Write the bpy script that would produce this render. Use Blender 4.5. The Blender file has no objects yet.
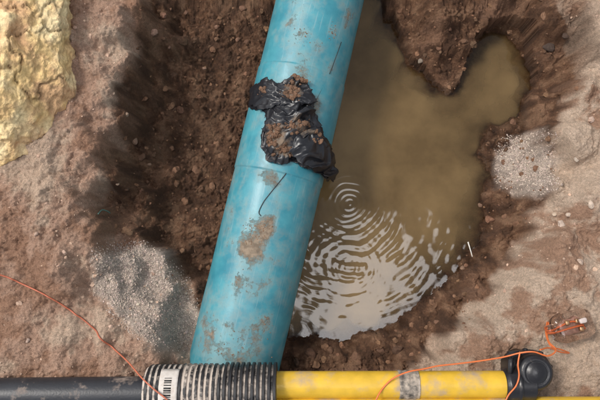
import bpy, bmesh, math, random
import numpy as np
from mathutils import Vector, Matrix
random.seed(3); RS=np.random.RandomState(7)
scene=bpy.context.scene
# ------------------------------------------------------------------ camera
CAMZ=2.0; TH=math.radians(8); FPX=620.0
CY=-CAMZ*math.tan(TH)
cam=bpy.data.cameras.new("camera"); camo=bpy.data.objects.new("camera",cam)
scene.collection.objects.link(camo); scene.camera=camo
camo.location=(0,CY,CAMZ); camo.rotation_euler=(TH,0,0)
cam.sensor_width=36; cam.lens=36*FPX/600; cam.clip_end=1000; cam.clip_start=0.05
ct,st=math.cos(TH),math.sin(TH)
def S(u,v,z):
    """photo measurement + known height -> world metres"""
    a=u-300.0; b=200.0-v
    dx=a; dy=b*ct+FPX*st; dz=b*st-FPX*ct
    t=(z-CAMZ)/dz
    return np.array([dx*t, CY+dy*t, z])
# ------------------------------------------------------------------ noise
def _h(ix,iy,s):
    n=(ix.astype(np.int64)*374761393+iy.astype(np.int64)*668265263+s*1442695041)&0xffffffff
    n=((n^(n>>13))*1274126177)&0xffffffff
    n=(n^(n>>16))&0xffffffff
    n=(n*2246822519)&0xffffffff
    return ((n^(n>>15))&0xffff)/65535.0
def gn(x,y,s=0):
    ix=np.floor(x); iy=np.floor(y); fx=x-ix; fy=y-iy
    ux=fx*fx*fx*(fx*(fx*6-15)+10); uy=fy*fy*fy*(fy*(fy*6-15)+10)
    def g(dx,dy):
        a=_h(ix+dx,iy+dy,s)*2*np.pi
        return np.cos(a)*(fx-dx)+np.sin(a)*(fy-dy)
    a=g(0,0);b=g(1,0);c=g(0,1);d=g(1,1)
    return (a+(b-a)*ux+(c-a)*uy+(a-b-c+d)*ux*uy)*1.5
def fbm(x,y,f,o=4,s=0,g=.5):
    r=0;a=1
    for i in range(o):
        r=r+a*gn(x*f+17.3*i,y*f-9.1*i,s+i*13); a*=g; f*=2.03
    return r
def ridg(x,y,f,o=3,s=0):
    r=0;a=1
    for i in range(o):
        r=r+a*(1-2*np.abs(gn(x*f+7.3*i,y*f-3.1*i,s+i*11))); a*=.5; f*=2.1
    return r
def cells(x,y,f,s=0):
    """clods: rounded worley bumps 0..1"""
    X=x*f;Y=y*f; ix=np.floor(X);iy=np.floor(Y); best=np.full(X.shape,9.0)
    for dx in (-1,0,1):
        for dy in (-1,0,1):
            cx=ix+dx+_h(ix+dx,iy+dy,s); cy=iy+dy+_h(ix+dx,iy+dy,s+5)
            rr=.3+.5*_h(ix+dx,iy+dy,s+9)
            d=((X-cx)**2+(Y-cy)**2)/(rr*rr)
            best=np.minimum(best,d)
    return np.sqrt(np.clip(1-best,0,1))
def sst(a,b,x):
    t=np.clip((x-a)/(b-a),0,1); return t*t*(3-2*t)
def lin(c):
    c=np.array(c)/255.0
    return np.where(c<=.04045,c/12.92,((c+.055)/1.055)**2.4)
ZW=-.40
# blue pipe frame (needed by the terrain too)
RB=.16
pa=S(234.5,362,-.24); pb=S(320,0,-.19); d=(pb-pa)/np.linalg.norm(pb-pa)
p0=pa-d*.75; L=np.linalg.norm(pb-pa)+1.6
lat=np.cross(d,[0,0,1.]);lat/=np.linalg.norm(lat); nn=np.cross(lat,d)
# ------------------------------------------------------------------ surveyed heights
pts=[(0,0,.02),(0,100,.03),(0,200,0),(0,300,0),(0,370,-.02),(0,400,-.02),(70,0,-.02),(80,60,-.03),(60,130,-.02),(60,200,-.01),(60,270,0),
(60,340,-.02),(110,370,-.03),(100,330,-.03),(150,364,-.06),(60,400,-.02),(140,400,-.03),(110,20,-.03),(95,100,-.03),(80,160,-.02),(30,50,.02),(30,150,0),(30,250,0),(30,330,-.01),
(140,0,-.05),(122,60,-.06),(105,120,-.06),(94,180,-.05),(88,230,-.05),(92,262,-.05),
(162,20,-.28),(152,80,-.29),(142,150,-.29),(130,205,-.25),(126,238,-.19),(185,30,-.34),(175,80,-.34),(165,130,-.34),(155,180,-.32),
(108,290,-.09),(150,268,-.19),(150,310,-.12),(185,300,-.28),(192,335,-.26),(178,357,-.15),(125,275,-.13),(130,335,-.08),(165,290,-.19),
(200,-5,-.34),(240,10,-.36),(205,60,-.36),(185,110,-.36),(175,150,-.36),(208,150,-.375),(175,200,-.35),(200,190,-.375),(180,240,-.34),(200,262,-.37),(230,100,-.38),
(250,200,-.44),(290,50,-.44),(245,300,-.45),(230,350,-.42),(225,380,-.4),
(385,60,-.44),(400,120,-.48),(380,180,-.49),(430,170,-.47),(400,240,-.49),(340,280,-.49),(440,235,-.46),(325,310,-.47),(370,305,-.47),(345,100,-.47),(360,20,-.44),(405,290,-.43),(330,180,-.48),(350,140,-.48),(440,130,-.44),
(402,10,-.34),(440,15,-.25),(425,50,-.33),(452,72,-.365),(465,35,-.31),(450,115,-.425),(480,10,-.28),
(500,85,-.44),(495,60,-.43),(500,110,-.43),(475,105,-.425),(540,90,-.36),(545,60,-.31),(512,15,-.33),(500,-10,-.26),(560,20,-.2),(600,20,-.1),(585,90,-.13),(556,100,-.29),
(470,142,-.42),(490,150,-.38),(508,130,-.38),
(490,180,-.395),(487,215,-.395),(474,255,-.395),(449,280,-.395),(422,305,-.395),(397,327,-.395),(350,341,-.395),(300,341,-.395),
(510,200,-.355),(506,240,-.345),(484,280,-.34),(455,312,-.34),(428,337,-.34),(520,160,-.33),(548,160,-.24),(538,200,-.27),(536,235,-.19),(508,286,-.17),(464,334,-.17),(427,364,-.20),
(575,140,-.10),(600,200,-.05),(560,240,-.06),(600,300,-.03),(535,292,-.06),(492,340,-.09),(600,370,-.05),(520,375,-.10),(460,380,-.13),(500,360,-.10),(545,350,-.08),(480,395,-.12),(570,375,-.07),(525,335,-.07),(570,270,-.04),(580,320,-.04),(562,190,-.09),
(300,356,-.355),(340,358,-.35),(380,355,-.34),(400,375,-.31),(340,378,-.34),(340,400,-.31),(290,400,-.32),(400,400,-.28),(440,410,-.17),(560,400,-.08),
(100,460,0),(250,460,-.2),(350,460,-.2),(500,460,-.05),(600,460,-.02),(0,460,0),
(60,-60,.03),(200,-50,-.3),(300,-40,-.38),(300,-110,-.02),(180,-110,0),(400,-50,-.3),(480,-60,-.18),(460,-110,0),(600,-70,-.02),
(-70,0,.04),(-70,150,.03),(-70,300,.02),(-70,420,0),(670,0,-.02),(670,150,-.03),(670,300,0),(670,420,-.02)]
CP=np.array([S(*p) for p in pts])
def sdist(x,y,P):
    d_=np.full(x.shape,1e9); ins=np.zeros(x.shape,bool); n=len(P)
    for i in range(n):
        ax,ay=P[i];bx,by=P[(i+1)%n]; ex,ey=bx-ax,by-ay
        t=np.clip(((x-ax)*ex+(y-ay)*ey)/(ex*ex+ey*ey+1e-12),0,1)
        d_=np.minimum(d_,(x-ax-t*ex)**2+(y-ay-t*ey)**2)
        c=((ay>y)!=(by>y))&(x<(bx-ax)*(y-ay)/(by-ay+1e-12)+ax); ins^=c
    d_=np.sqrt(d_); return np.where(ins,d_,-d_)
P_water=np.array([S(u,v,ZW)[:2] for u,v in [(300,-60),(372,-60),(382,5),(396,38),(404,56),(424,70),(432,88),(446,92),(458,84),(462,64),(474,42),(493,27),(512,33),(526,58),(531,90),(520,112),(503,124),(487,136),(482,152),(490,172),(487,215),(473,253),(449,279),(422,301),(397,323),(350,338),(300,341),(260,341),(245,300),(262,150)]])
def base0(x,y):
    # smooth distance-weighted surface: never over- or undershoots its samples
    xw=x+.025*fbm(x,y,7,3,91); yw=y+.025*fbm(x,y,7,3,95)
    num=np.zeros(x.shape);den=np.zeros(x.shape)
    for i in range(len(CP)):
        q=(xw-CP[i,0])**2+(yw-CP[i,1])**2+.0009
        w=1/(q*q*np.sqrt(q)); num+=w*CP[i,2];den+=w
    return num/den
def base(x,y,ret=False):
    x=np.asarray(x,float);y=np.asarray(y,float)
    r=base0(x,y)
    sd=sdist(x,y,P_water)+.020*fbm(x,y,9,5,71,.6)
    shore=ZW+.004+np.minimum(np.abs(sd)*.30,.03)
    r=np.where(sd<0,np.maximum(r,shore),np.minimum(r,ZW-np.minimum(sd*.30,.1)))
    e=np.sqrt((x/1.25)**2+((y)/1.0)**2)
    k=sst(.95,1.35,e)
    r=np.clip(r,-.6,.12)*(1-k)+0.01*k
    return (r,sd) if ret else r
def G(u,v):
    z=-.2
    for _ in range(14):
        p=S(u,v,z); z=.5*z+.5*float(base(np.array([p[0]]),np.array([p[1]]))[0])
    return S(u,v,z)
def poly(l): return np.array([G(*p)[:2] for p in l])
P_mud=poly([(148,-50),(148,0),(138,40),(122,90),(110,150),(100,200),(97,236),(120,240),(150,246),(188,285),(200,330),(192,362),(195,420),(405,420),(414,364),(446,336),(488,297),(514,260),(532,225),(540,205),(552,170),(556,130),(572,95),(585,55),(560,10),(555,-50)])
P_gr1=poly([(93,262),(112,243),(140,240),(165,258),(190,288),(200,318),(190,352),(160,346),(125,325),(100,295)])
P_gr2=poly([(497,150),(510,135),(530,132),(550,138),(556,160),(552,190),(535,196),(510,190),(494,182)])
P_red=poly([(546,-40),(600,-40),(600,25),(590,60),(575,95),(545,80)])
def masks(x,y):
    w=.03*fbm(x,y,9,4,51)
    return dict(mud=sst(-.012,.018,sdist(x,y,P_mud)+w*.8),
        g1=sst(-.02,.03,sdist(x,y,P_gr1)+w), g2=sst(-.02,.03,sdist(x,y,P_gr2)+w), red=sst(-.03,.03,sdist(x,y,P_red)+w))
def H(x,y,M=None,full=False):
    if M is None: M=masks(x,y)
    b,sd=base(x,y,True)
    near=1-sst(1.6,4,np.sqrt(x*x+y*y))*.9
    mud=np.maximum(M['mud'],M['red'])*(1-np.maximum(M['g1'],M['g2']))
    under=1-sst(ZW-.03,ZW+.015,b)
    gr=np.maximum(M['g1'],M['g2'])
    lowb=1-sst(-.33,-.2,b)
    shore=sst(.0,.07,-sd)
    n1=fbm(x,y,5,5,1)*.024*(1-.6*under)*(1-.5*gr)*(1-.5*lowb)*(.15+.85*shore)
    dry=(1-mud)*(1-gr)
    xw=x+.02*fbm(x,y,20,3,9);yw=y+.02*fbm(x,y,20,3,19)
    n1=n1+dry*(ridg(x+.06*fbm(x,y,7,2,9),y,6,5,21)*.008+fbm(x,y,26,5,5,.62)*.006+cells(xw,yw,24,31)*.008*sst(0,.5,fbm(x,y,4,2,77)+.2)
        +cells(xw,yw,11,37)*.018*sst(.0,.5,fbm(x,y,3,2,87)+.15)*(1-sst(-.5,-.3,x))
        +cells(xw,yw,62,32)*.0035*sst(-.3,.4,fbm(x,y,8,2,78))+cells(x,y,130,33)*.0018+fbm(x,y,110,2,6)*.0014)
    cl=sst(-.25,.35,fbm(x,y,6,3,61))
    c=cells(xw,yw,20,3)*.011*cl+cells(xw,yw,38,8)*.009*(.3+.7*cl)+cells(xw,yw,80,14)*.005+fbm(x,y,34,5,15,.62)*.0065
    steep=sst(-.36,-.3,b)*(1-sst(-.12,-.06,b))
    c=c+steep*(ridg(xw,yw,13,4,25)*.012)
    n1=n1+mud*c*(1-.9*under)*(.3+.7*shore)
    n1=n1+gr*(cells(x,y,150,44)*.002+fbm(x,y,25,4,48)*.004)+sst(.1,1,M['g1'])*.014+sst(.1,1,M['g2'])*.005
    return b+n1*near
# ------------------------------------------------------------------ helpers
def new_obj(name,me,parent=None):
    o=bpy.data.objects.new(name,me); scene.collection.objects.link(o)
    if parent: o.parent=parent
    return o
def empty(name):
    o=bpy.data.objects.new(name,None); scene.collection.objects.link(o); return o
def mesh_np(name,V,F,mat=None,attrs=None,cols=None,smooth=True,parent=None):
    V=np.asarray(V,np.float32);F=np.asarray(F,np.int32)
    me=bpy.data.meshes.new(name); nv,nf,k=len(V),len(F),F.shape[1]
    me.vertices.add(nv); me.vertices.foreach_set('co',V.ravel())
    me.loops.add(nf*k); me.loops.foreach_set('vertex_index',F.ravel())
    me.polygons.add(nf); me.polygons.foreach_set('loop_start',np.arange(0,nf*k,k,dtype=np.int32))
    me.polygons.foreach_set('loop_total',np.full(nf,k,np.int32))
    me.polygons.foreach_set('use_smooth',np.full(nf,smooth,bool))
    me.update(calc_edges=True); me.validate()
    for kx,a in (attrs or {}).items():
        at=me.attributes.new(kx,'FLOAT','POINT'); at.data.foreach_set('value',np.asarray(a,np.float32).ravel())
    if cols is not None:
        at=me.attributes.new('Col','FLOAT_COLOR','POINT')
        at.data.foreach_set('color',np.hstack([cols,np.ones((nv,1))]).astype(np.float32).ravel())
    if mat: me.materials.append(mat)
    return new_obj(name,me,parent)
def gridF(nx,ny):
    i=np.arange(nx-1)[None,:]; j=np.arange(ny-1)[:,None]
    a=(j*nx+i).ravel()
    return np.stack([a,a+1,a+nx+1,a+nx],1)
def nodes(name):
    m=bpy.data.materials.new(name); m.use_nodes=True; nt=m.node_tree; nt.nodes.clear()
    return m,nt,nt.nodes.new,nt.links.new
def mat_simple(name,col,rough=.5,bump=.0,bscale=200,var=.0,vscale=30,dirt=None,dirtcol=(.36,.28,.22),metal=0,dscale=60,spec=.5,usecol=False,coat=0,bd=.003):
    m,nt,n,l=nodes(name)
    out=n('ShaderNodeOutputMaterial'); p=n('ShaderNodeBsdfPrincipled'); l(p.outputs[0],out.inputs[0])
    p.inputs['Roughness'].default_value=rough; p.inputs['Metallic'].default_value=metal
    p.inputs['Specular IOR Level'].default_value=spec; p.inputs['Coat Weight'].default_value=coat
    tc=n('ShaderNodeTexCoord')
    if usecol:
        a=n('ShaderNodeAttribute');a.attribute_name='Col'; c=a.outputs['Color']
    else:
        r=n('ShaderNodeRGB'); r.outputs[0].default_value=(*col,1); c=r.outputs[0]
    if var:
        no=n('ShaderNodeTexNoise'); no.inputs['Scale'].default_value=vscale; no.inputs['Detail'].default_value=6
        l(tc.outputs['Object'],no.inputs['Vector'])
        mr=n('ShaderNodeMapRange'); mr.inputs[1].default_value=.3;mr.inputs[2].default_value=.7
        mr.inputs[3].default_value=1-var;mr.inputs[4].default_value=1+var; l(no.outputs[0],mr.inputs[0])
        mx=n('ShaderNodeVectorMath');mx.operation='SCALE'; l(c,mx.inputs[0]); l(mr.outputs[0],mx.inputs['Scale']); c=mx.outputs[0]
    if dirt is not None:
        a=n('ShaderNodeAttribute');a.attribute_name='dirt'
        no=n('ShaderNodeTexNoise'); no.inputs['Scale'].default_value=dscale; no.inputs['Detail'].default_value=8; no.inputs['Roughness'].default_value=.65
        l(tc.outputs['Object'],no.inputs['Vector'])
        ad=n('ShaderNodeMath');ad.operation='ADD'; l(a.outputs['Fac'],ad.inputs[0]); l(no.outputs[0],ad.inputs[1])
        mr=n('ShaderNodeMapRange'); mr.inputs[1].default_value=dirt[0];mr.inputs[2].default_value=dirt[1]; l(ad.outputs[0],mr.inputs[0])
        mi=n('ShaderNodeMix');mi.data_type='RGBA'; l(mr.outputs[0],mi.inputs[0]); l(c,mi.inputs[6]); mi.inputs[7].default_value=(*dirtcol,1); c=mi.outputs[2]
        rr=n('ShaderNodeMapRange'); rr.inputs[3].default_value=rough; rr.inputs[4].default_value=.9; l(mr.outputs[0],rr.inputs[0]); l(rr.outputs[0],p.inputs['Roughness'])
    l(c,p.inputs['Base Color'])
    if bump:
        no=n('ShaderNodeTexNoise'); no.inputs['Scale'].default_value=bscale; no.inputs['Detail'].default_value=5
        l(tc.outputs['Object'],no.inputs['Vector'])
        b=n('ShaderNodeBump'); b.inputs['Strength'].default_value=bump; b.inputs['Distance'].default_value=bd
        l(no.outputs[0],b.inputs['Height']); l(b.outputs[0],p.inputs['Normal'])
    return m
# ------------------------------------------------------------------ ground
def axis(lo,hi,st):
    c=list(np.arange(lo,hi,st)); s=st
    o=[];v=lo
    while v>-250: s*=1.18; v-=s; o.append(v)
    p=[];v=c[-1];s=st
    while v<250: s*=1.18; v+=s; p.append(v)
    return np.array(o[::-1]+c+p)
xs=axis(-1.08,1.08,.0027); ys=axis(-.78,.78,.0027)
X,Y=np.meshgrid(xs,ys); nx,ny=len(xs),len(ys); x=X.ravel();y=Y.ravel()
M=masks(x,y); Z=H(x,y,M)
mud=np.maximum(M['mud'],M['red']*.7); gr=np.maximum(M['g1'],M['g2'])
K=.96
pink=lin((194,159,137))*K; pink2=lin((216,190,167))*K; pink3=lin((166,128,104))*K
KM=.72
mudc=lin((130,94,70))*KM; mud2=lin((92,65,48))*KM; mud3=lin((168,130,102))*KM; grc=lin((196,179,166))*K; rightc=lin((208,184,163))*K
def mixc(a,b,t): return a+(b-a)*np.clip(t,0,1)[:,None]
f1=fbm(x,y,4,5,101,.6); f2=fbm(x,y,18,5,111,.6); f3=fbm(x,y,60,3,121,.6)
col=np.tile(pink,(len(x),1))
col=mixc(col,rightc[None],sst(.2,.6,x))
col=mixc(col,pink2[None],sst(.0,.7,f1+.4*f2)*.85)
col=mixc(col,pink3[None],sst(.05,.7,-f1+.5*f2)*.85)
mc=np.tile(mudc,(len(x),1)); mc=mixc(mc,mud2[None],sst(-.1,.6,f2+.3*f1)*.8); mc=mixc(mc,mud3[None],sst(.0,.7,-f2+.3*f3-.5*f1)*.85)
slump=sst(.15,.7,fbm(x+.05*f2,y,7,4,131)+.35*sst(-.35,-.1,Z))*sst(-.39,-.3,Z)*.5
mc=mixc(mc,(pink3*.9)[None],slump)
col=col+(mc-col)*mud[:,None]
col=col+((grc[None]*(1+.25*f3[:,None]))-col)*gr[:,None]
wet=(1-sst(ZW+.008,ZW+.05,Z+.03*f1))*mud
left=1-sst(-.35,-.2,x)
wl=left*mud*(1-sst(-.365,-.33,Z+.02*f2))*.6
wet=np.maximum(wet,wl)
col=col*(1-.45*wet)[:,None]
wetr=np.clip(wet*1.0+mud*.12*sst(0,.5,f1),0,1)
m,nt,n,l=nodes('excavated_soil')
out=n('ShaderNodeOutputMaterial');p=n('ShaderNodeBsdfPrincipled');l(p.outputs[0],out.inputs[0])
a=n('ShaderNodeAttribute');a.attribute_name='Col'; tc=n('ShaderNodeTexCoord')
def NZ(sc,d=6,r=.6):
    q=n('ShaderNodeTexNoise');q.inputs['Scale'].default_value=sc;q.inputs['Detail'].default_value=d;q.inputs['Roughness'].default_value=r
    l(tc.outputs['Object'],q.inputs['Vector']);return q.outputs[0]
def MR(s,a0,a1,b0,b1):
    q=n('ShaderNodeMapRange')
    for i,vv in enumerate((a0,a1,b0,b1)): q.inputs[i+1].default_value=vv
    l(s,q.inputs[0]);return q.outputs[0]
def MA(op,s,t):
    q=n('ShaderNodeMath');q.operation=op;l(s,q.inputs[0])
    if isinstance(t,float): q.inputs[1].default_value=t
    else: l(t,q.inputs[1])
    return q.outputs[0]
k=MA('MULTIPLY',MR(NZ(90,8,.75),.3,.7,.66,1.32),MR(NZ(300,4,.7),.3,.7,.72,1.28))
mx=n('ShaderNodeVectorMath');mx.operation='SCALE';l(a.outputs['Color'],mx.inputs[0]);l(k,mx.inputs['Scale']);l(mx.outputs[0],p.inputs['Base Color'])
w=n('ShaderNodeAttribute');w.attribute_name='wet'
l(MR(w.outputs['Fac'],0,1,.95,.28),p.inputs['Roughness']); p.inputs['Specular IOR Level'].default_value=.35
hh=MA('ADD',MA('MULTIPLY',NZ(130,8,.7),1.0),MA('MULTIPLY',NZ(400,3,.6),.5))
b=n('ShaderNodeBump');b.inputs['Strength'].default_value=1.0;b.inputs['Distance'].default_value=.012;l(hh,b.inputs['Height']);l(b.outputs[0],p.inputs['Normal'])
soil=m
mesh_np('ground',np.stack([x,y,Z],1),gridF(nx,ny),soil,{'wet':wetr},col)
# ------------------------------------------------------------------ water
wx=np.arange(-.30,1.02,.0038); wy=np.arange(-.72,.95,.0038)
WX,WY=np.meshgrid(wx,wy); a1=WX.ravel();b1=WY.ravel()
zt=H(a1,b1); dep=ZW-zt; wsd=sdist(a1,b1,P_water)
c0=S(350,203,ZW)[:2]; c1=S(348,268,ZW)[:2]
def ring(c,wl,amp,dec,ph=0):
    wob=.014*fbm(a1,b1,6,2,int(wl*1e4))
    d=np.hypot(a1-c[0],b1-c[1])+wob
    return amp*np.exp(-(d/dec)**2)*np.sin(2*np.pi*d/wl+ph)*sst(0,.02,d)
pat=sst(-.35,.35,fbm(a1,b1,6,3,205))
wz=ring(c0,.021,.00040,.13)+ring(c0,.040,.00105,.36,1.)*sst(-.02,.25,c0[1]-b1)*(.25+1.0*pat)+ring(c1,.03,.0003,.15,2)+fbm(a1,b1,15,2,201)*.0008*sst(-.1,.3,c0[1]-b1)+fbm(a1,b1,5,2,202)*.0007
V=np.stack([a1,b1,ZW+wz],1)
F=gridF(len(wx),len(wy)); keep=(dep[F].max(1)>-.012)&(wsd[F].max(1)>-.05)
F=F[keep]; used=np.unique(F); mp=-np.ones(len(V),int); mp[used]=np.arange(len(used))
alpha=1-np.exp(-np.clip(dep,0,1)/.024)
m,nt,n,l=nodes('murky_water')
out=n('ShaderNodeOutputMaterial'); tr=n('ShaderNodeBsdfTransparent'); tr.inputs[0].default_value=(.75,.68,.55,1)
di=n('ShaderNodeBsdfDiffuse'); gl=n('ShaderNodeBsdfGlossy');gl.inputs['Roughness'].default_value=.03
at=n('ShaderNodeAttribute');at.attribute_name='murk'; tc=n('ShaderNodeTexCoord')
cr=n('ShaderNodeMix');cr.data_type='RGBA';cr.inputs[6].default_value=(*(lin((106,86,57))*.74),1);cr.inputs[7].default_value=(*(lin((140,116,80))*.76),1)
l(MR(NZ(3.5,6,.6),.35,.65,0,1),cr.inputs[0]);l(cr.outputs[2],di.inputs[0])
m1=n('ShaderNodeMixShader');l(at.outputs['Fac'],m1.inputs[0]);l(tr.outputs[0],m1.inputs[1]);l(di.outputs[0],m1.inputs[2])
fr=n('ShaderNodeFresnel');fr.inputs[0].default_value=1.4
m2=n('ShaderNodeMixShader');l(fr.outputs[0],m2.inputs[0]);l(m1.outputs[0],m2.inputs[1]);l(gl.outputs[0],m2.inputs[2]);l(m2.outputs[0],out.inputs[0])
mesh_np('water',V[used],mp[F],m,{'murk':alpha[used]})
# ------------------------------------------------------------------ tubes
def cr_path(P,n=12):
    P=[np.array(q,float) for q in P]; Q=[2*P[0]-P[1]]+P+[2*P[-1]-P[-2]]; o=[]
    for i in range(1,len(Q)-2):
        for k in range(n):
            t=k/n; a,b,c,d=Q[i-1:i+3]
            o.append(.5*((2*b)+(-a+c)*t+(2*a-5*b+4*c-d)*t*t+(-a+3*b-3*c+d)*t**3))
    o.append(P[-1]); return np.array(o)
def tubeVF(C,R,seg=16,caps=True):
    C=np.asarray(C,float);n=len(C);R=np.broadcast_to(R,(n,)) 
    T=np.gradient(C,axis=0); T/=np.linalg.norm(T,axis=1)[:,None]+1e-12
    up=np.array([0,0,1.]) if abs(T[0][2])<.9 else np.array([0,1.,0])
    V=[]
    u=np.cross(up,T[0]);u/=np.linalg.norm(u)
    for i in range(n):
        u=u-T[i]*np.dot(u,T[i]);u/=np.linalg.norm(u); w_=np.cross(T[i],u)
        an=np.arange(seg)/seg*2*np.pi
        V.append(C[i]+R[i]*(np.cos(an)[:,None]*u+np.sin(an)[:,None]*w_))
    V=np.concatenate(V); F=[]
    i=np.arange(n-1)[:,None];j=np.arange(seg)[None]
    F=np.stack([(i*seg+j).ravel(),(i*seg+(j+1)%seg).ravel(),((i+1)*seg+(j+1)%seg).ravel(),((i+1)*seg+j).ravel()],1)
    if caps:
        nv=len(V);V=np.vstack([V,C[0],C[-1]])
        jj=np.arange(seg)
        F=np.vstack([F,np.stack([(jj+1)%seg,jj,np.full(seg,nv),np.full(seg,nv)],1),np.stack([(n-1)*seg+jj,(n-1)*seg+(jj+1)%seg,np.full(seg,nv+1),np.full(seg,nv+1)],1)])
    return V,F
def tri_fix(name,V,F,mat,attrs=None,cols=None,parent=None,smooth=True):
    me=bpy.data.meshes.new(name)
    fl=[tuple(f) if f[2]!=f[3] else tuple(f[:3]) for f in F.tolist()]
    me.from_pydata([tuple(v) for v in V.tolist()],[],fl)
    me.polygons.foreach_set('use_smooth',np.full(len(fl),smooth,bool))
    for kx,a in (attrs or {}).items():
        at=me.attributes.new(kx,'FLOAT','POINT'); at.data.foreach_set('value',np.asarray(a,np.float32).ravel())
    me.materials.append(mat); me.update()
    return new_obj(name,me,parent)
def tube(name,C,R,mat,seg=16,parent=None,dirtf=None,smooth=True):
    V,F=tubeVF(C,R,seg)
    at={'dirt':dirtf(V) if dirtf is not None else np.zeros(len(V))}
    return tri_fix(name,V,F,mat,at,parent=parent,smooth=smooth)
# ---- blue pipe
def pipe_sw(u,v,h=.14):
    z=-.215+h; q=S(u,v,z)
    for _ in range(4):
        s=np.dot(q-p0,d); z=(p0+d*s)[2]+h; q=S(u,v,z)
    return np.dot(q-p0,d),np.dot(q-p0,lat)
blobs=[(256,236,.055,.50),(250,250,.035,.40),(270,228,.03,.40),(304,34,.03,.40),(333,30,.022,.5),(318,46,.02,.4),(290,22,.03,.26),(236,288,.05,.24),(267,322,.028,.46),(240,350,.08,.26),(215,350,.06,.26),(225,225,.03,.24),(302,72,.04,.3),(275,180,.04,.26),(310,110,.05,.4),(240,145,.04,.28),(205,320,.05,.24),(250,275,.08,.16),(350,15,.05,.22)]
BS=[(*pipe_sw(u,v),r,a) for u,v,r,a in blobs]
ns,na=1300,200
ss=np.linspace(0,L,ns); an=np.arange(na)/na*2*np.pi
SS,AN=np.meshgrid(ss,an,indexing='ij')
s_=SS.ravel();t_=AN.ravel()
wv=np.cos(t_); uv=np.sin(t_)
rad=RB+.0008*fbm(s_,t_*.16,6,2,5)
sc=pipe_sw(320,176)[0]; sc2=pipe_sw(300,95)[0]
rad=rad+.003*(sst(-.002,.002,s_-(sc-.02))*sst(-.002,.002,(sc2+.1)-s_))
V=p0+d*s_[:,None]+lat*(wv*rad)[:,None]+nn*(uv*rad)[:,None]
i=np.arange(ns-1)[:,None];j=np.arange(na)[None]
F=np.stack([(i*na+j).ravel(),(i*na+(j+1)%na).ravel(),((i+1)*na+(j+1)%na).ravel(),((i+1)*na+j).ravel()],1)
dirt=np.zeros(len(s_)); 
arc=(np.pi/2-t_)*RB
for (bs,bw,r,a) in BS:
    ba=math.asin(max(-.97,min(.97,bw/RB)))*RB
    dirt+=a*np.exp(-(((s_-bs)/(r*1.15))**2+((arc-ba)/r)**2))*(uv>-.3)
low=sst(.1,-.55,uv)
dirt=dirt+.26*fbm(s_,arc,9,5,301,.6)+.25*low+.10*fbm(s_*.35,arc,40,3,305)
m,nt,n,l=nodes('blue_polyethylene')
out=n('ShaderNodeOutputMaterial');p=n('ShaderNodeBsdfPrincipled');l(p.outputs[0],out.inputs[0]);tc=n('ShaderNodeTexCoord')
at=n('ShaderNodeAttribute');at.attribute_name='dirt'
mi=n('ShaderNodeMix');mi.data_type='RGBA';mi.inputs[6].default_value=(.032,.205,.27,1);mi.inputs[7].default_value=(.065,.285,.345,1);l(MR(NZ(14,6,.6),.35,.65,0,1),mi.inputs[0])
film=MR(MA('ADD',MA('MULTIPLY',at.outputs['Fac'],.9),NZ(45,8,.7)),.45,1.0,0,.60)
m1=n('ShaderNodeMix');m1.data_type='RGBA';l(film,m1.inputs[0]);l(mi.outputs[2],m1.inputs[6]);m1.inputs[7].default_value=(.31,.31,.26,1)
mp0=n('ShaderNodeMapping');mp0.vector_type='TEXTURE';l(tc.outputs['Object'],mp0.inputs[0]);mp0.inputs['Rotation'].default_value=(0,0,-math.atan2(d[0],d[1]));mp0.inputs['Scale'].default_value=(1/160,1/7,1/160)
q=n('ShaderNodeTexNoise');q.inputs['Scale'].default_value=1;q.inputs['Detail'].default_value=3;l(mp0.outputs[0],q.inputs['Vector'])
scr=MR(q.outputs[0],.62,.68,0,.35)
m1b=n('ShaderNodeMix');m1b.data_type='RGBA';l(scr,m1b.inputs[0]);l(m1.outputs[2],m1b.inputs[6]);m1b.inputs[7].default_value=(.24,.38,.42,1)
dk=MR(MA('ADD',at.outputs['Fac'],NZ(90,9,.78)),.78,1.02,0,.92)
m2=n('ShaderNodeMix');m2.data_type='RGBA';l(dk,m2.inputs[0]);l(m1b.outputs[2],m2.inputs[6]);
m3=n('ShaderNodeMix');m3.data_type='RGBA';m3.inputs[6].default_value=(.27,.20,.14,1);m3.inputs[7].default_value=(.15,.105,.07,1);l(MR(NZ(60,4,.5),.4,.6,0,1),m3.inputs[0]);l(m3.outputs[2],m2.inputs[7])
l(m2.outputs[2],p.inputs['Base Color'])
l(MA('ADD',MR(film,0,.5,.36,.6),MA('MULTIPLY',dk,.4)),p.inputs['Roughness'])
b=n('ShaderNodeBump');b.inputs['Strength'].default_value=.7;b.inputs['Distance'].default_value=.003
l(MA('ADD',dk,MA('MULTIPLY',NZ(260,4,.6),.15)),b.inputs['Height']);l(b.outputs[0],p.inputs['Normal'])
bluem=m
pipe=empty('blue_water_pipe')
mesh_np('pipe_body',V,F,bluem,{'dirt':dirt},parent=pipe)
def onpipe(u,v,o=.002):
    s,w=pipe_sw(u,v)
    for _ in range(6):
        ww=max(-.155,min(.155,w)); h=math.sqrt(RB*RB-ww*ww)
        s,w=pipe_sw(u,v,h)
    ww=max(-.155,min(.155,w)); h=math.sqrt(RB*RB-ww*ww)
    k=(RB+o)/RB
    return p0+d*s+lat*ww*k+nn*h*k
blk=mat_simple('black_rubber',(.012,.012,.014),.45)
tube('scratch_cord',cr_path([onpipe(*q) for q in [(291,166),(284,176),(276,186),(268,196),(263,203),(259,212),(261,216)]],8),.0014,blk,8,pipe)
tube('scratch_cord_upper',cr_path([onpipe(*q) for q in [(341,42),(336,56),(330,72),(322,88),(316,100)]],8),.0012,blk,8,pipe)
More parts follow.
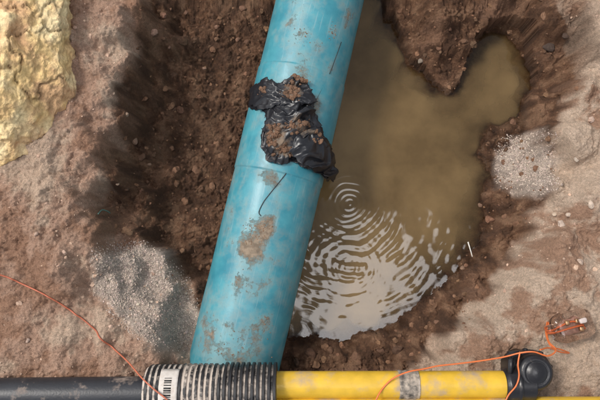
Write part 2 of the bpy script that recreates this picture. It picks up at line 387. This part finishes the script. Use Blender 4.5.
# ------------------------------------------------------------------ rock scatter
bm=bmesh.new();bmesh.ops.create_icosphere(bm,subdivisions=2,radius=1);ICV=np.array([v.co[:] for v in bm.verts]);ICF=np.array([[v.index for v in f.verts] for f in bm.faces]);bm.free()
bm=bmesh.new();bmesh.ops.create_icosphere(bm,subdivisions=1,radius=1);IC1V=np.array([v.co[:] for v in bm.verts]);IC1F=np.array([[v.index for v in f.verts] for f in bm.faces]);bm.free()
def scatter(name,P,sizes,cols,mat,iv=ICV,ifc=ICF,rough=.25,flat=.7,smooth=False,parent=None):
    n_=len(P); k=len(iv)
    V=np.zeros((n_,k,3))
    for i in range(n_):
        q=RS.normal(size=4);q/=np.linalg.norm(q);w_,a_,b_,c_=q
        Rm=np.array([[1-2*(b_*b_+c_*c_),2*(a_*b_-c_*w_),2*(a_*c_+b_*w_)],[2*(a_*b_+c_*w_),1-2*(a_*a_+c_*c_),2*(b_*c_-a_*w_)],[2*(a_*c_-b_*w_),2*(b_*c_+a_*w_),1-2*(a_*a_+b_*b_)]])
        v=iv.copy()
        for _ in range(5):
            pl=RS.normal(size=3);pl/=np.linalg.norm(pl);dd=RS.uniform(.55,.85)
            e=v@pl-dd; v=v-np.clip(e,0,None)[:,None]*pl
        v=v*(1+rough*RS.uniform(-.4,.4,size=(k,1)))*RS.uniform(.7,1.2,size=3)
        v=v@Rm.T; v[:,2]*=flat
        V[i]=v*sizes[i]+P[i]
    F=(ifc[None]+(np.arange(n_)*k)[:,None,None]).reshape(-1,3)
    C=np.repeat(cols,k,axis=0)
    return mesh_np(name,V.reshape(-1,3),F,mat,None,C,smooth,parent)
stm=mat_simple('stone_dust',(0,0,0),.9,.6,300,.25,120,usecol=True)
def inpoly(P,n_):
    lo=P.min(0);hi=P.max(0);o=[]
    while len(o)<n_:
        q=RS.uniform(lo,hi,size=(n_*2,2)); s_d=sdist(q[:,0],q[:,1],P)
        o+=list(q[(s_d>-.02)&(s_d>RS.uniform(-.02,.04,len(q)))])
    return np.array(o[:n_])
def place(q,sz,sink=.3): return np.column_stack([q,H(q[:,0],q[:,1])+sz*sink])
for nm,PP,n_ in (('gravel',P_gr1,4600),('gravel',P_gr2,2200)):
    q=inpoly(PP,n_); sz=RS.uniform(.0015,.0038,n_)*(1+.9*(RS.rand(n_)>.96))
    cc=lin((198,180,166))*.85*RS.uniform(.5,1.2,(n_,1))*RS.uniform(.96,1.04,(n_,3))
    scatter(nm,place(q,sz,.0),sz,cc,stm,IC1V,IC1F)
n_=2200
q=inpoly(P_mud,n_); sz=.002+.014*RS.rand(n_)**7+.003*RS.rand(n_); P3=place(q,sz,.0); k=(P3[:,2]>ZW+.003)
cc=lin((126,93,70))*.70*RS.uniform(.6,1.4,(n_,1))*RS.uniform(.96,1.04,(n_,3))
scatter('mud_clods',P3[k],sz[k],cc[k],stm,rough=.5)
n_=3600
q=np.column_stack([RS.uniform(-1.1,1.1,n_),RS.uniform(-.85,.85,n_)]); md=masks(q[:,0],q[:,1]); k=(md['mud']<.4)&(fbm(q[:,0],q[:,1],3,3,9)+RS.uniform(-.5,.5,n_)>.0)
q=q[k];n_=len(q); sz=.0015+.008*RS.rand(n_)**9+.002*RS.rand(n_)
cc=lin((196,166,145))*.92*RS.uniform(.7,1.15,(n_,1))*RS.uniform(.98,1.02,(n_,3))
scatter('pebbles',place(q,sz,-.1),sz,cc,stm,rough=.4)
big=[(154,33,8,(170,135,115)),(136,142,7,(150,120,100)),(129,117,5,(160,135,115)),(166,20,5,(150,110,90)),(186,14,5,(140,105,85)),(217,28,4,(150,115,95)),(243,10,6,(135,100,80)),
(238,40,4,(140,105,85)),(172,52,4,(140,108,90)),(205,70,4,(150,120,100)),(561,225,7,(200,180,165)),(548,48,10,(75,60,52)),(562,38,8,(80,62,52)),(590,205,7,(205,185,168)),(578,262,5,(195,172,155)),
(480,205,4,(140,110,90)),(462,268,4,(150,120,98)),(380,350,6,(110,80,62)),(310,354,8,(105,76,58)),(330,350,6,(112,82,62)),(355,356,7,(120,88,68)),(297,362,7,(90,66,50)),(400,356,5,(125,92,70)),(436,322,4,(130,96,76)),(150,165,4,(150,120,100)),(120,185,4,(165,140,120)),
(575,160,5,(200,185,170)),(590,120,6,(190,165,150)),(420,62,4,(150,135,120)),(30,340,4,(190,165,150)),(510,340,4,(200,175,158)),(40,235,4,(185,158,140)),(470,300,3,(130,98,78)),(568,215,5,(205,185,168)),(552,215,4,(190,170,150))]
P3=[];sz=[];cc=[]
for u,v,r,c in big:
    g=G(u,v); s_z=r*.5*(CAMZ-g[2])/FPX*1.3; g[2]=float(H(np.array([g[0]]),np.array([g[1]]))[0])+s_z*.1
    P3.append(g);sz.append(s_z);cc.append(lin(c)*.75)
scatter('stones',np.array(P3),np.array(sz),np.array(cc),stm,rough=.2)
# ------------------------------------------------------------------ limestone rock
from mathutils import noise as mn
bm=bmesh.new();bmesh.ops.create_icosphere(bm,subdivisions=7,radius=1)
ctr=S(-18,46,.0); RX,RY,RZ=.34,.47,.20
pls=[]
rr=random.Random(8)
for _ in range(34):
    v=Vector((rr.gauss(0,1),rr.gauss(0,1),abs(rr.gauss(0,1))));v.normalize();pls.append((v,rr.uniform(.80,.94)))
V=[];C=[]
a=Vector(lin((236,202,142))*.92);b=Vector(lin((206,166,124))*.92);cC=Vector(lin((242,220,172))*.92)
for v in bm.verts:
    c=v.co.copy()
    for pl,dd in pls:
        e=c.dot(pl)-dd
        if e>0:c-=pl*e
    q=Vector((c.x*RX,c.y*RY,c.z*RZ))
    nz=mn.fractal(q*7,.9,2,6)*.020+mn.fractal(q*30,.6,2,5)*.008
    cr_=abs(mn.fractal(q*5+Vector((9,2,4)),.8,2,4)); nz-=.014*math.exp(-(cr_/.035)**2)
    q+=v.co*nz
    V.append((ctr[0]+q.x,ctr[1]+q.y,ctr[2]+q.z))
    t=mn.fractal(q*10+Vector((5,5,5)),.7,2,6)
    co=a+(b-a)*max(0,min(1,.30+t*1.4))
    t2=mn.fractal(q*8,.8,2,5); co=co+(cC-co)*max(0,min(1,t2*1.4))
    co=co*(1-.25*math.exp(-(cr_/.04)**2))
    C.append(co)
F=np.array([[v.index for v in f.verts] for f in bm.faces]);bm.free()
rkm=mat_simple('limestone',(0,0,0),.9,.9,70,.2,60,usecol=True,bd=.010)
mesh_np('limestone_rock',V,F,rkm,None,np.array(C),True)
# ------------------------------------------------------------------ black plastic wrap
def sheet(name,outline,seed,off,amp,parent,mat,dirtpts,st=.0024,dirn=(26,9)):
    P=np.array([pipe_sw(*q) for q in outline])
    lo=P.min(0)-.02;hi=P.max(0)+.02
    a=np.arange(lo[0],hi[0],st);b=np.arange(lo[1],hi[1],st)
    A_,B_=np.meshgrid(a,b); s=A_.ravel();w=B_.ravel()
    sd=sdist(s,w,P)+.006*fbm(s,w,22,3,seed)
    aw=np.abs(w); wc=np.minimum(aw,.93*RB)
    h=np.sqrt((RB+off)**2-wc*wc)-np.clip(aw-.93*RB,0,1)*1.6
    wx_=s+.03*fbm(s,w,7,2,seed+1); wy_=w+.03*fbm(s,w,7,2,seed+2)
    ca,sa=math.cos(dirn[0]),math.sin(dirn[0])
    al=wx_*ca+wy_*sa; ac=-wx_*sa+wy_*ca
    r1=1-np.abs(gn(al*7,ac*24,seed+3))*2.6
    r2=1-np.abs(gn(al*20+ac*9,ac*42,seed+4))*2.4
    r3=1-np.abs(gn(al*50-ac*30,ac*60+al*25,seed+6))*2
    env=sst(0,.02,sd)
    wr=amp*(.95*r1+.35*r2+.12*r3+.9*fbm(s,w,9,2,seed+5)+.3)
    hh=h+np.maximum(wr,-off*.4)*(.45+.55*env)+.003
    V=p0+d*(s+.006*r2)[:,None]+lat*(w+.008*r1)[:,None]+nn*hh[:,None]
    F=gridF(len(a),len(b)); F=F[(sd[F].min(1)>0)]
    us=np.unique(F);mp=-np.ones(len(V),int);mp[us]=np.arange(len(us))
    dt=.12*fbm(s,w,14,3,seed+8)-.02
    for u,v,r,a_ in dirtpts:
        q=pipe_sw(u,v); dt=dt+a_*np.exp(-(((s-q[0])**2+(w-q[1])**2)/r**2))
    o=mesh_np(name,V[us],mp[F],mat,{'dirt':dt[us]},parent=parent)
    md=o.modifiers.new('t','SOLIDIFY');md.thickness=.0010
    return lambda s0,w0: (lambda idx: V[idx])(int(np.argmin((s-s0)**2+(w-w0)**2)))
wrapm=mat_simple('black_polythene',(.014,.015,.019),.34,.15,120,0,30,dirt=(.66,1.0),dirtcol=(.19,.14,.10),dscale=60,spec=.5)
wrap=empty('black_plastic_wrap')
dp=[(290,94,.03,.5),(304,77,.03,.5),(275,138,.035,.5),(298,130,.03,.45),(283,152,.035,.5),(310,135,.02,.3)]
f1_=sheet('torn_sheet',[(246,90),(254,81),(268,81),(282,84),(296,79),(308,83),(315,96),(312,108),(318,122),(328,138),(335,154),(338,168),(330,178),(318,172),(304,170),(292,164),(280,168),(267,163),(261,150),(260,136),(266,120),(261,112),(249,107)],900,.005,.012,wrap,wrapm,dp,dirn=(.5,))
f2_=sheet('upper_fold',[(246,92),(250,83),(264,80),(278,84),(292,92),(312,92),(316,104),(300,110),(284,107),(270,112),(256,110),(248,102)],950,.020,.014,wrap,wrapm,dp,dirn=(1.4,))
f3_=sheet('lower_fold',[(261,130),(280,124),(300,122),(320,130),(329,146),(336,160),(338,170),(326,175),(316,160),(300,152),(284,158),(267,155)],990,.019,.014,wrap,wrapm,dp,dirn=(.9,))
f4_=sheet('middle_fold',[(272,106),(284,101),(300,106),(314,112),(320,126),(304,136),(284,130),(268,134),(263,124)],1030,.017,.014,wrap,wrapm,dp,dirn=(1.2,))
f5_=sheet('hanging_flap',[(294,138),(316,132),(330,148),(338,166),(335,178),(326,177),(314,172),(298,165),(288,156)],1080,.026,.012,wrap,wrapm,[],dirn=(.4,))
mp_=[];ms=[]
for (u,v,sx,sy,n_) in [(291,95,8,5,110),(303,77,9,4,70),(273,138,7,10,150),(294,129,13,5,90),(284,152,9,5,90),(314,140,7,6,30),(262,94,5,4,14)]:
    for _ in range(n_):
        uu=u+RS.normal()*sx*.55;vv=v+RS.normal()*sy*.55; s0,w0=pipe_sw(uu,vv)
        f=f3_ if vv>118 else f2_
        q=f(s0,w0).copy(); sz_=.0015+.009*RS.rand()**2.6; mp_.append(q+nn*sz_*.1); ms.append(sz_)
n_=len(mp_)
scatter('mud_lumps',np.array(mp_),np.array(ms),lin((132,100,78))*.66*RS.uniform(.7,1.25,(n_,1))*np.ones((n_,3)),stm,rough=.6,flat=.8,parent=wrap)
mp_=[];ms=[]
for (u,v,sx,sy,n_) in [(256,236,12,12,120),(262,228,8,6,40),(304,34,9,6,35),(333,32,4,7,30),(266,320,4,9,30),(240,345,25,12,50),(318,46,5,4,15),(235,285,15,20,20)]:
    for _ in range(n_):
        uu=u+RS.normal()*sx*.6;vv=v+RS.normal()*sy*.6
        sz_=.0008+.0022*RS.rand()**2.5; mp_.append(onpipe(uu,vv,.0003)); ms.append(sz_)
n_=len(mp_)
scatter('mud_crumbs',np.array(mp_),np.array(ms),lin((150,118,92))*.72*RS.uniform(.75,1.2,(n_,1))*np.ones((n_,3)),stm,IC1V,IC1F,rough=.5,flat=.6,parent=pipe)
# ------------------------------------------------------------------ utility pipes along the near edge
ZP=.03
def hz(u,v,z=ZP): return S(u,v,z)
yel=mat_simple('yellow_polyethylene',(.64,.40,.035),.42,.15,200,.12,25,dirt=(.64,1.05),dirtcol=(.40,.30,.20),dscale=40)
def lined(a,b,n_=200,sag=0):
    t=np.linspace(0,1,n_)[:,None]; return np.array(a)*(1-t)+np.array(b)*t
def dirt_at(L_,base_=0):
    Q=[(hz(u,v,ZP+.04),r,a_) for u,v,r,a_ in L_]
    def f(V):
        o=np.full(len(V),base_)+.15*fbm(V[:,0],V[:,1]+V[:,2],12,3,77)
        for q,r,a_ in Q: o=o+a_*np.exp(-(((V[:,0]-q[0])**2+(V[:,1]-q[1])**2)/r**2))
        return o
    return f
yg=empty('yellow_gas_pipe')
tube('pipe_body',lined(hz(262,385),hz(507,384.5)),.041,yel,48,yg,dirt_at([(404,378,.02,.6),(410,392,.025,.6),(400,388,.02,.4),(300,376,.03,.3),(340,374,.03,.2),(470,375,.04,.25),(440,392,.05,.2)],.06))
yg2=empty('yellow_gas_pipe')
tube('pipe_body',lined(hz(262,411),hz(640,410.5)),.041,yel,48,yg2,dirt_at([(410,402,.03,.6),(330,402,.03,.4),(500,402,.04,.4)],.10))
dk=mat_simple('grey_dusty_band',(.10,.09,.08),.7,.3,200,.2,60,dirt=(.45,.75),dirtcol=(.45,.38,.31))
c_=lined(hz(398,384.7),hz(418,384.7),24); r_=.0432+.0012*np.sin(np.linspace(0,1,24)*math.pi*6)
tube('clamp_band',c_,r_,dk,40,yg,dirt_at([],.1))
bp=mat_simple('black_polyethylene',(.022,.024,.030),.42,.2,150,.2,20,dirt=(.74,1.05),dirtcol=(.36,.28,.23),dscale=35)
blp=empty('black_pipe')
tube('pipe_body',lined(hz(-150,396),hz(160,393)),.050,bp,48,blp,dirt_at([(20,380,.08,.15),(90,380,.06,.2),(130,378,.04,.3)],.05))
cp=empty('pipe_coupling')
n_=900
A0=hz(147,391.5);A1=hz(277,391.5); C_=lined(A0,A1,n_); t=np.linspace(0,1,n_)
px=147+130*t
rib=np.abs((px/5.4)%1-.5)*2
ribr=sst(.25,.6,rib)
amp=np.where(px<184,.0015,np.where(px<222,.004,.0075))
R_=.080+amp*ribr
R_=np.where(px<152,.072+.008*sst(147,151,px),R_)
R_=R_*np.where((px>219)&(px<223),.965,1)
V,F=tubeVF(C_,R_,64)
rk=np.repeat(ribr,64); pk=np.repeat(px,64); rk=np.append(rk,[0,0]);pk=np.append(pk,[147,277])
dt=(1-rk)*.42+np.where(pk<222,.12,-.03)+.22*fbm(V[:,0],V[:,1],22,3,66)-.05+np.where((pk>186)&(pk<215),.14,0)
cpm=mat_simple('black_ribbed_plastic',(.014,.014,.016),.4,.2,200,0,20,dirt=(.70,.98),dirtcol=(.50,.43,.37),dscale=80)
tri_fix('ribbed_sleeve',V,F,cpm,{'dirt':dt},parent=cp)
def patch(name,u0,u1,a0,a1,r,mat,parent,nu=10,na_=14):
    V=[];
    for i in range(nu):
        c=hz(u0+(u1-u0)*i/(nu-1),391.5)
        for j in range(na_):
            an_=math.radians(a0+(a1-a0)*j/(na_-1)); V.append(c+np.array([0,math.cos(an_)*r,math.sin(an_)*r]))
    o=mesh_np(name,V,gridF(na_,nu)[:,::-1],mat,{'dirt':np.full(nu*na_,.12)},parent=parent)
    md=o.modifiers.new('t','SOLIDIFY');md.thickness=.0006;return o
lab=mat_simple('white_label',(.58,.54,.50),.6,.1,200,.1,80,dirt=(.6,1.0),dirtcol=(.40,.32,.26))
ink=mat_simple('label_ink',(.02,.02,.02),.6)
patch('label',164,182,30,140,.0835,lab,cp)
x_=54
while x_<128:
    w_=random.choice([1.2,2,3.2]); patch('barcode_bar',169,176,x_,x_+w_,.0845,ink,cp,2,3); x_+=w_+random.choice([1.4,2.4,3.2])
# ------------------------------------------------------------------ black end cap / fitting
vf=empty('black_pipe_fitting')
fb=mat_simple('black_fitting_plastic',(.013,.013,.016),.33,.15,150,0,20,dirt=(.62,1.0),dirtcol=(.34,.27,.22),dscale=60)
c=hz(537,373,.075)
def lathe(name,cx,cy,prof,mat,parent,seg=64):
    V=[];n_=len(prof)
    for (r,z) in prof:
        for k in range(seg):
            a_=k/seg*2*math.pi;V.append((cx+r*math.cos(a_),cy+r*math.sin(a_),z))
    i=np.arange(n_-1)[:,None];j=np.arange(seg)[None]
    F=np.stack([(i*seg+j).ravel(),(i*seg+(j+1)%seg).ravel(),((i+1)*seg+(j+1)%seg).ravel(),((i+1)*seg+j).ravel()],1)
    return mesh_np(name,V,F,mat,{'dirt':np.zeros(len(V))},parent=parent)
lathe('cap_body',c[0],c[1],[(.0,-.11),(.055,-.11),(.056,.0),(.062,.004),(.064,.010),(.064,.026),(.062,.031),(.056,.033),(.055,.036),(.0545,.060),(.052,.068),(.046,.074),(.036,.0775),(.034,.0755),(.031,.0755),(.029,.078),(.014,.081),(.006,.0825),(.0001,.083)],fb,vf)
s0=hz(503,385);s1=np.array([c[0],s0[1],ZP])
t=np.linspace(0,1,40);R_=np.where(t<.12,.045+.06*t,np.where(t<.45,.052,.048))
R_=np.where((t>.40)&(t<.5),.0555,R_)
tube('socket',lined(s0,s1,40),R_,fb,48,vf)
def box(name,c,s,mat,parent,rot=(0,0,0),bev=.003):
    bm=bmesh.new();bmesh.ops.create_cube(bm,size=1);bmesh.ops.scale(bm,vec=s,verts=bm.verts)
    bmesh.ops.bevel(bm,geom=list(bm.edges),offset=bev,segments=3,affect='EDGES')
    me=bpy.data.meshes.new(name);bm.to_mesh(me);bm.free();me.materials.append(mat);me.polygons.foreach_set('use_smooth',[True]*len(me.polygons))
    o=new_obj(name,me,parent);o.location=c;o.rotation_euler=rot;return o
q=hz(514,355,.06);box('terminal_lug',(q[0],q[1],.055),(.045,.022,.03),fb,vf,(0,0,.1),.006)
q=hz(512,366,.07);box('lug_arm',(q[0],q[1],.055),(.016,.07,.022),fb,vf,(0,0,-.1),.004)
for k in range(8):
    a_=k/8*2*math.pi+.2;box('grip_rib',(c[0]+.0645*math.cos(a_),c[1]+.0645*math.sin(a_),.018),(.008,.012,.022),fb,vf,(0,0,a_),.002)
# ------------------------------------------------------------------ wires
om=mat_simple('orange_insulation',(.62,.15,.04),.45,.1,300,.1,40,dirt=(.75,1.1))
def gz(u,v,o):
    z=-.1
    for _ in range(16):
        p_=S(u,v,z); z=.5*z+.5*(float(H(np.array([p_[0]]),np.array([p_[1]]))[0])+o)
    return S(u,v,z)
def drape(C,r):
    """lift any buried part of a wire so that it lies on the soil"""
    h=H(C[:,0],C[:,1]); C=C.copy(); C[:,2]=np.maximum(C[:,2],h+r*1.2)
    k=np.array([.25,.5,.25])
    for _ in range(3):
        zz=np.convolve(np.pad(C[:,2],1,'edge'),k,'valid'); C[:,2]=np.maximum(zz,h+r*1.0)
    return C
ow=empty('orange_wire')
tube('tracer_wire',drape(cr_path([gz(549,322,.01),S(547,332,-.01),S(549,342,.04),S(556,350,.075),S(548,356,.10),S(534,352,.11),S(520,353,.095),S(504,357,.08),S(480,361,.075),S(456,364,.075),S(438,366,.074),S(424,369,.074),S(408,372,.08),S(394,378,.078),S(384,387,.074),S(377,398,.08),S(372,412,.08),S(368,430,.05)]),.0024),.0024,om,10,ow)
tube('wire_loop',drape(cr_path([gz(547,322,.01),S(546,334,0),S(551,346,.04),S(562,350,.02),S(569,353,-.01),S(560,352,.03),S(549,348,.06),S(540,350,.10)]),.0024),.0024,om,10,ow)
tube('wire_tail',cr_path([S(520,352,.095),S(518,364,.095),S(519,376,.092),S(516,386,.09),S(508,396,.08),S(502,410,.08)]),.0024,om,10,ow)
rm=mat_simple('red_wire_insulation',(.45,.13,.07),.5,.1,300,.1,40,dirt=(.7,1.1))
rw=empty('red_wire')
tube('wire',drape(cr_path([gz(-60,262,.006),gz(0,275,.005),gz(22,284,.005),gz(45,295,.005),gz(70,310,.005),gz(92,327,.005),gz(112,347,.006),S(128,362,.03),S(140,376,.095),S(148,384,.118),S(156,391,.122),S(166,399,.123),S(178,412,.12),S(190,430,.08)],20),.0025),.0025,rm,10,rw)
# ------------------------------------------------------------------ clear cable joint shell
m,nt,n,l=nodes('clear_plastic')
out=n('ShaderNodeOutputMaterial');p=n('ShaderNodeBsdfPrincipled');l(p.outputs[0],out.inputs[0]);tc=n('ShaderNodeTexCoord')
p.inputs['Base Color'].default_value=(.95,.82,.76,1);p.inputs['Roughness'].default_value=.06;p.inputs['IOR'].default_value=1.3;p.inputs['Transmission Weight'].default_value=1
clear=m
cj=empty('cable_joint'); cc0=gz(572,326,.026); rz=.25
def sblob(name,c,r,mat,parent,e=.5,nz=.0,rot=0,seg=48):
    V=[]
    for i in range(seg+1):
        ph=-math.pi/2+math.pi*i/seg
        for j in range(seg):
            a_=2*math.pi*j/seg
            f=lambda q:math.copysign(abs(q)**e,q)
            v=Vector((r[0]*f(math.cos(ph))*f(math.cos(a_)),r[1]*f(math.cos(ph))*f(math.sin(a_)),r[2]*f(math.sin(ph))))
            if nz: v*=1+nz*mn.fractal(v*45,1,2,3)
            v.rotate(Matrix.Rotation(rot,3,'Z'));V.append((c[0]+v.x,c[1]+v.y,c[2]+v.z))
    i=np.arange(seg)[:,None];j=np.arange(seg)[None]
    F=np.stack([(i*seg+j).ravel(),(i*seg+(j+1)%seg).ravel(),((i+1)*seg+(j+1)%seg).ravel(),((i+1)*seg+j).ravel()],1)
    return mesh_np(name,V,F,mat,{'dirt':np.zeros(len(V))},parent=parent)
sblob('shell',cc0,(.064,.046,.028),clear,cj,.45,.05,rz)
sblob('shell_neck',cc0+np.array([-.068,-.012,0]),(.018,.016,.014),clear,cj,.6,.03,rz)
mt=mat_simple('brass',(.55,.38,.22),.3,metal=1)
dkp=mat_simple('dark_resin',(.30,.18,.14),.4,.2,200,.3,90)
sblob('resin_core',cc0+np.array([0,0,-.008]),(.040,.024,.010),dkp,cj,.6,.2,rz)
for dx,dy in ((-.020,.010),(.012,.016),(.024,-.008)):
    sblob('terminal',cc0+np.array([dx,dy,.006]),(.008,.008,.008),mt,cj,.5,0)
sblob('white_cap',cc0+np.array([.022,.018,.030]),(.012,.008,.005),mat_simple('milky_plastic',(.5,.42,.39),.4),cj,.5,.08,rz)
tube('wire_in',cr_path([cc0+np.array(q) for q in [(-.085,-.016,0),(-.06,-.012,0),(-.04,0,.006),(-.01,.014,.010),(.02,.010,.008),(.036,-.008,.004)]]),.0028,om,10,cj)
tube('wire_out',cr_path([cc0+np.array(q) for q in [(-.08,-.022,0),(-.05,-.018,.004),(-.02,-.008,.012),(.01,0,.014),(.03,.004,.010)]]),.0028,om,10,cj)
# ------------------------------------------------------------------ litter
wht=mat_simple('white_plastic',(.6,.57,.52),.5)
st_=empty('plastic_stick')
tube('stick',cr_path([S(468,242,ZW+.008),S(471,252,ZW+.01),S(474,263,ZW+.008)]),np.linspace(.003,.0012,25),wht,10,st_)
grn=mat_simple('green_tape_plastic',(.14,.24,.20),.6)
g=empty('tape_scrap')
tube('scrap',cr_path([gz(98,214,.003),gz(102,210,.007),gz(107,211,.005),gz(110,213,.001)]),.0022,grn,8,g)
# ------------------------------------------------------------------ light
sund=Vector((-.80,.34,1.18)).normalized()
el=math.asin(sund.z); az=math.atan2(sund.x,sund.y)
wd=bpy.data.worlds.new("World");scene.world=wd;wd.use_nodes=True;nt=wd.node_tree;nt.nodes.clear();n=nt.nodes.new;l=nt.links.new
out=n('ShaderNodeOutputWorld');bg=n('ShaderNodeBackground');l(bg.outputs[0],out.inputs[0]);bg.inputs['Strength'].default_value=.145
sky=n('ShaderNodeTexSky');sky.sky_type='NISHITA';sky.sun_disc=False;sky.sun_elevation=el;sky.sun_rotation=az;sky.dust_density=3
hs=n('ShaderNodeHueSaturation');hs.inputs['Saturation'].default_value=.25;l(sky.outputs[0],hs.inputs['Color'])
tc=n('ShaderNodeTexCoord')
no=n('ShaderNodeTexNoise');no.inputs['Scale'].default_value=6;no.inputs['Detail'].default_value=5;l(tc.outputs['Generated'],no.inputs['Vector'])
vd=n('ShaderNodeVectorMath');vd.operation='DISTANCE';l(tc.outputs['Generated'],vd.inputs[0]);cd=Vector((.12,-.07,1)).normalized();vd.inputs[1].default_value=cd
ad=MA('ADD',vd.outputs['Value'],MR(no.outputs[0],.3,.7,-.09,.09))
cl=MR(ad,.12,.17,1,0)  # bright cloud patch added near the zenith, placed for its reflection in the ripples
mxx=n('ShaderNodeMix');mxx.data_type='RGBA';l(cl,mxx.inputs[0]);l(hs.outputs[0],mxx.inputs[6]);mxx.inputs[7].default_value=(76,75,76,1);l(mxx.outputs[2],bg.inputs[0])
sl=bpy.data.lights.new('sun','SUN');sl.energy=2.35;sl.angle=math.radians(13);sl.color=(1,.94,.86)
so=bpy.data.objects.new('sun',sl);scene.collection.objects.link(so);so.rotation_euler=sund.to_track_quat('Z','Y').to_euler()
scene.view_settings.view_transform='Standard';scene.view_settings.look='None';scene.view_settings.exposure=0
